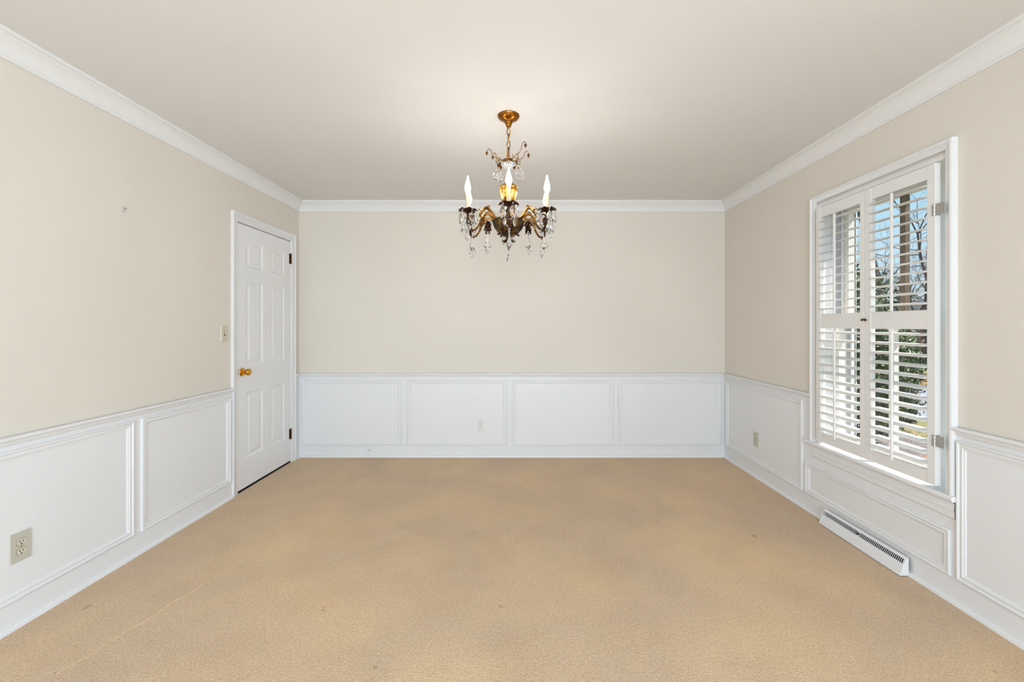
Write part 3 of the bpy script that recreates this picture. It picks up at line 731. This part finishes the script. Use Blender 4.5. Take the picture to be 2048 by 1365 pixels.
for k in range(4):
    a = k * math.pi / 2 + .4; ca, sa = math.cos(a), math.sin(a)
    strand(o_, [(.128, 0, 1.826), (.128 + .011 * ca, .011 * sa, 1.818), (.128 + .015 * ca, .015 * sa, 1.806), (.128 + .020 * ca, .020 * sa, 1.800), (.128 + .022 * ca, .022 * sa, 1.806)], .004, .0065, .005, .003, .001, n=6)
    strand(o_, [(.128, 0, 1.806), (.128 + .010 * sa, .010 * ca, 1.798), (.128 + .014 * sa, .014 * ca, 1.786), (.128 + .020 * sa, .020 * ca, 1.783)], .005, .006, .004, .001, n=6)
strand(o_, [(.128, 0, 1.830), (.128, 0, 1.805), (.128, 0, 1.780), (.128, 0, 1.772)], .004, .008, .006, .001)
LB(o_, 'leaf_ornament', M['bronze'], arm)
for k in range(5):
    a = k * math.pi * .4 + R(28); hang('almond_crystal', arm, AR + .043 * math.cos(a), .043 * math.sin(a), 1.872, a + math.pi / 2)
for k in range(3):
    a = k * math.pi * 2 / 3 + R(75); hang('drop_crystal', arm, AR + .030 * math.cos(a), .030 * math.sin(a), 1.810, a + math.pi / 2)
hang('spear_crystal', arm, .220, .003, 1.757, .3); hang('spear_crystal', arm, .128, 0, 1.772, -.2)
ANG = [-88.5, -32.5, 28.5, 92, 160, 209]
def turn(src, ang):
    o = src.copy(); col.objects.link(o); o.parent = ch; o.rotation_euler = (0, 0, R(ang))
    for c_ in src.children:
        d = c_.copy(); col.objects.link(d); d.parent = o
    return o
for a in ANG[1:]: turn(arm, a)
arm.rotation_euler = (0, 0, R(ANG[0]))

# crown of curling vine stems with buds and pear crystals
v_ = MB()
strand(v_, [(.022, 0, 2.186), (.040, 0, 2.188), (.052, 0, 2.200), (.066, 0, 2.202), (.072, 0, 2.188), (.068, 0, 2.170), (.060, 0, 2.164)], .0026, .0026, .0024, .0022, .0024, .0022, .0015, n=7)
strand(v_, [(.058, 0, 2.203), (.078, 0, 2.206), (.094, 0, 2.222), (.102, 0, 2.246), (.114, 0, 2.257), (.124, 0, 2.252), (.126, 0, 2.242)], .0026, .0024, .0022, .0020, .0020, .0018, .0012, n=7)
strand(v_, [(.046, 0, 2.194), (.060, .010, 2.180), (.056, .020, 2.166), (.048, .022, 2.164)], .0022, .002, .002, .0012, n=7)
vine = LB(v_, 'vine_stem', M['gilt'], ch)
def bud(x, y, z, s=1.0):
    return MB().lathe([(.001 * s, .008 * s), (.0055 * s, .005 * s), (.0075 * s, -.001 * s), (.0055 * s, -.008 * s), (.002 * s, -.013 * s), (.0006 * s, -.018 * s)], (x, y, z), 10)
for x, y, z, s in ((.126, 0, 2.236, 1.0), (.060, 0, 2.160, .95), (.046, .022, 2.160, .9)): LB(bud(x, y, z, s), 'bud', M['oldbrass'], vine)
hang('pear_crystal', vine, .070, 0, 2.165, R(80))
for a in (-42, 170, 138): 
    o = turn(vine, a)
    for c_ in o.children:
        if c_.name.startswith('pear'): c_.rotation_euler[2] = R(-a + random.uniform(-25, 25))
vine.rotation_euler = (0, 0, R(26))
for c_ in vine.children:
    if c_.name.startswith('pear'): c_.rotation_euler[2] = R(-26 + 15)
MB().tube([C(.022, -.012, 2.186), C(.024, -.014, 2.212)], .0026, 7).build('stem_stub', M['gilt'], ch)

# ------------------------------------------------------------------ outside
GZ = -0.60
def gnd(name, x0, x1, y0, y1, z, m, label):
    return struct(MB().box(x0, y0, z - .1, x1, y1, z).build(name, m), label, 'ground')
gnd('lawn', XO + .04, 60, -40, 80, GZ - .02, M['lawn'], 'winter lawn outside the window')
gnd('mulch_bed', 4.9, 6.75, -20, 40, GZ, M['mulch'], 'grey mulched strip before the lawn outside')
gnd('road', 8.1, 11.8, -40, 80, GZ, M['road'], 'pale grey street beyond the lawn')
def leafcloud(n, fn_, size, mb=None, updn=.5):
    mb = mb or MB()
    for _ in range(n):
        p, nr = fn_(); s = size * random.uniform(.6, 1.3)
        d = Vector((random.gauss(0, 1), random.gauss(0, 1), random.gauss(0, updn))).normalized()
        nn = (Vector(nr) + Vector((random.gauss(0, .5), random.gauss(0, .5), random.gauss(0, .5)))).normalized()
        d = (d - nn * d.dot(nn)).normalized(); q = nn.cross(d); p = Vector(p)
        mb.quadmesh([p - d * s, p + q * s * .42 + nn * s * .12, p + d * s, p - q * s * .42 + nn * s * .12], [(0, 1, 2, 3)])
    return mb
def ell(c, r, shell=.72):
    def f():
        v = Vector((random.gauss(0, 1), random.gauss(0, 1), random.gauss(0, 1))).normalized()
        k = random.uniform(shell, 1.0) * (1 + .10 * math.sin(7 * v.x + 5 * v.z) + .07 * math.sin(11 * v.y - 8 * v.z))
        return (c[0] + v.x * r[0] * k, c[1] + v.y * r[1] * k, max(GZ + .02, c[2] + v.z * r[2] * k)), v
    return f
def shrub(name, c, r, n, size, m, label, cat='bush'):
    t = thing(name, (c[0], c[1], GZ), label, cat)
    leafcloud(n, ell(c, r), size).build('foliage', m, t)
    st = MB()
    for k in range(5):
        a = k * 1.3; st.tube([(c[0] + .06 * math.cos(a), c[1] + .06 * math.sin(a), GZ - .02), (c[0] + r[0] * .3 * math.cos(a), c[1] + r[1] * .3 * math.sin(a), c[2] * .5 + GZ * .5), (c[0] + r[0] * .6 * math.cos(a), c[1] + r[1] * .6 * math.sin(a), c[2] + r[2] * .4)], [.03, .022, .008], 6)
    st.build('stem', M['bark'], t); return t
shrub('holly_bush', (5.02, 6.75, .78), (.86, .95, 1.42), 15000, .034, M['leaf'], 'tall green holly bush just outside the window')
shrub('evergreen_shrub', (6.35, 7.55, .45), (.50, .5, 1.0), 5200, .038, M['leaf'], 'rounder green shrub behind the holly bush outside')
shrub('russet_shrub', (19.4, 21.2, .70), (1.3, 1.3, 1.0), 2600, .10, M['redleaf'], 'russet leaved shrub before the house across the street')
# clipped hedge: box of small leaves
t = thing('clipped_hedge', (6.6, 8.75, GZ), 'low dark clipped box hedge beside the lawn outside', 'hedge')
def hb():
    x, y, z = random.uniform(5.4, 7.62), random.uniform(8.35, 9.1), random.uniform(GZ, -.10); f = random.choice('xyz')
    if f == 'x': return (7.62, y, z), (1, 0, 0)
    if f == 'y': return (x, 8.35, z), (0, -1, 0)
    return (x, y, -.10), (0, 0, 1)
leafcloud(3600, hb, .035).build('foliage', M['boxleaf'], t)
MB().box(5.45, 8.40, GZ, 7.57, 9.05, -.14).build('branches', M['boxleaf'], t)
# orange leaf litter on the far verge
lv = leafcloud(2600, lambda: ((random.uniform(12.0, 15.2), random.uniform(9, 24), GZ + random.uniform(0, .05)), (0, 0, 1)), .11, updn=.1)
o = lv.build('fallen_leaves', M['litter']); o['kind'] = 'stuff'; tag(o, 'orange fallen leaves drifted along the far verge of the street', 'leaves')
lv = leafcloud(900, lambda: ((random.uniform(5.0, 8.0), random.uniform(5, 12), GZ + random.uniform(0, .02)), (0, 0, 1)), .035, updn=.1)
o = lv.build('fallen_leaves', M['litter']); o['kind'] = 'stuff'; tag(o, 'scattered brown leaves on the near lawn outside the window', 'leaves')

def tree(name, base, h, r0, lean, seed, label, depth=6, twigscale=1.0, firstfork=.42):
    rnd = random.Random(seed); t = thing(name, base, label, 'tree'); tr_ = MB(); tw = MB()
    def grow(p, d, L, r, lev):
        n = 3; pts = [p]; rr_ = [r]
        for i in range(n):
            wb = .13 if lev else .035
            d = (d + Vector((rnd.gauss(0, wb), rnd.gauss(0, wb), rnd.gauss(0, wb * .6) + .03 * (lev > 0)))).normalized()
            p = p + d * L / n; pts.append(p); rr_.append(r * (1 - .30 * (i + 1) / n))
        (tr_ if lev < 3 else tw).tube(pts, rr_, 7 if lev < 2 else 4 if lev < 4 else 3, cap=False)
        if lev >= depth: return
        k = 2 if lev < 1 else rnd.choice((2, 3, 3))
        for _ in range(k):
            ax = Vector((rnd.gauss(0, 1), rnd.gauss(0, 1), rnd.gauss(0, .6))).normalized()
            d2 = (d + ax * rnd.uniform(.45, .95)).normalized()
            grow(p, d2, L * rnd.uniform(.62, .86) * (1 if lev else .8), rr_[-1] * rnd.uniform(.55, .78), lev + 1)
        if lev >= 1:
            for q in pts[1:-1]:
                ax = Vector((rnd.gauss(0, 1), rnd.gauss(0, 1), rnd.gauss(0, .6))).normalized()
                grow(q, (d * .5 + ax).normalized(), L * .5, r * .38, lev + 2)
    grow(Vector(base) + Vector((0, 0, -.05)), Vector(lean).normalized(), h * firstfork, r0, 0)
    tr_.build('trunk', M['bark'], t, smooth=True); tw.build('twigs', M['twig'], t)
    return t
tree('bare_tree', (18.4, 19.6, GZ), 9.5, .13, (.03, .05, 1), 3, 'bare forked tree across the street, right of the window muntin', 5, firstfork=.42)
tree('bare_tree', (13.25, 15.0, GZ), 12.0, .125, (-.20, .02, 1), 11, 'bare tree with a leaning trunk behind the holly bush', 5, firstfork=.50)
tree('bare_tree', (14.3, 16.9, GZ), 8.0, .10, (.06, .0, 1), 41, 'low twiggy bare tree on the far verge, beside the leaning trunk', 6, firstfork=.27)
tree('bare_tree', (17.2, 18.7, GZ), 7.6, .10, (.0, .05, 1), 47, 'low spreading bare tree in front of the russet shrub', 6, firstfork=.27)
tree('bare_tree', (15.6, 19.3, GZ), 8.4, .11, (-.05, .0, 1), 53, 'twiggy bare tree seen above the holly bush', 6, firstfork=.27)
far = tree('bare_tree', (33.0, 41.5, GZ), 11.0, .2, (.1, .1, 1), 21, 'distant bare tree in the hazy row behind the house', 6, firstfork=.26)
far['group'] = 'bare trees behind the far house'
for k, (x, y, r_) in enumerate(((31.0, 33.5, 1.0), (36.0, 39.0, 2.1), (34.5, 46.0, 3.3), (41.0, 45.5, 4.2), (38.0, 51.5, 5.1))):
    o = far.copy(); col.objects.link(o); o.location = (x, y, GZ); o.rotation_euler = (0, 0, r_)
    for c_ in far.children:
        d = c_.copy(); col.objects.link(d); d.parent = o

# brick house across the street
hx, hy = 21.5, 23.5
t = thing('brick_house', (hx + 3, hy, GZ), 'low brick house with dark windows across the street', 'house')
MB().box(hx, hy - 6, GZ - .1, hx + 7, hy + 8, 1.25).build('wall', M['brick'], t)
MB().prism([(hx - .7, 1.15), (hx + 3.5, 2.9), (hx + 7.7, 1.15)], hy - 6.6, hy + 8.6, 'y').build('roof', M['roof'], t)
for k in range(6):
    y = hy - 5.2 + k * 2.1
    f = MB().box(hx - .06, y, GZ + .7, hx + .01, y + 1.3, 1.0).build('window', M['sash'], t)
    MB().box(hx - .08, y + .07, GZ + .77, hx - .05, y + .62, .93).build('pane', M['farglass'], f); MB().box(hx - .08, y + .68, GZ + .77, hx - .05, y + 1.23, .93).build('pane', M['farglass'], f)
# overhead wire
pw_ = [(9.0 + i * .9, 4.0 + i * 1.4, 6.0 - .02 * i * (20 - i) * .3 + i * .04) for i in range(21)]
tag(MB().tube(pw_, .012, 5).build('power_line', M['dark']), 'thin dark overhead wire crossing the sky outside', 'wire')
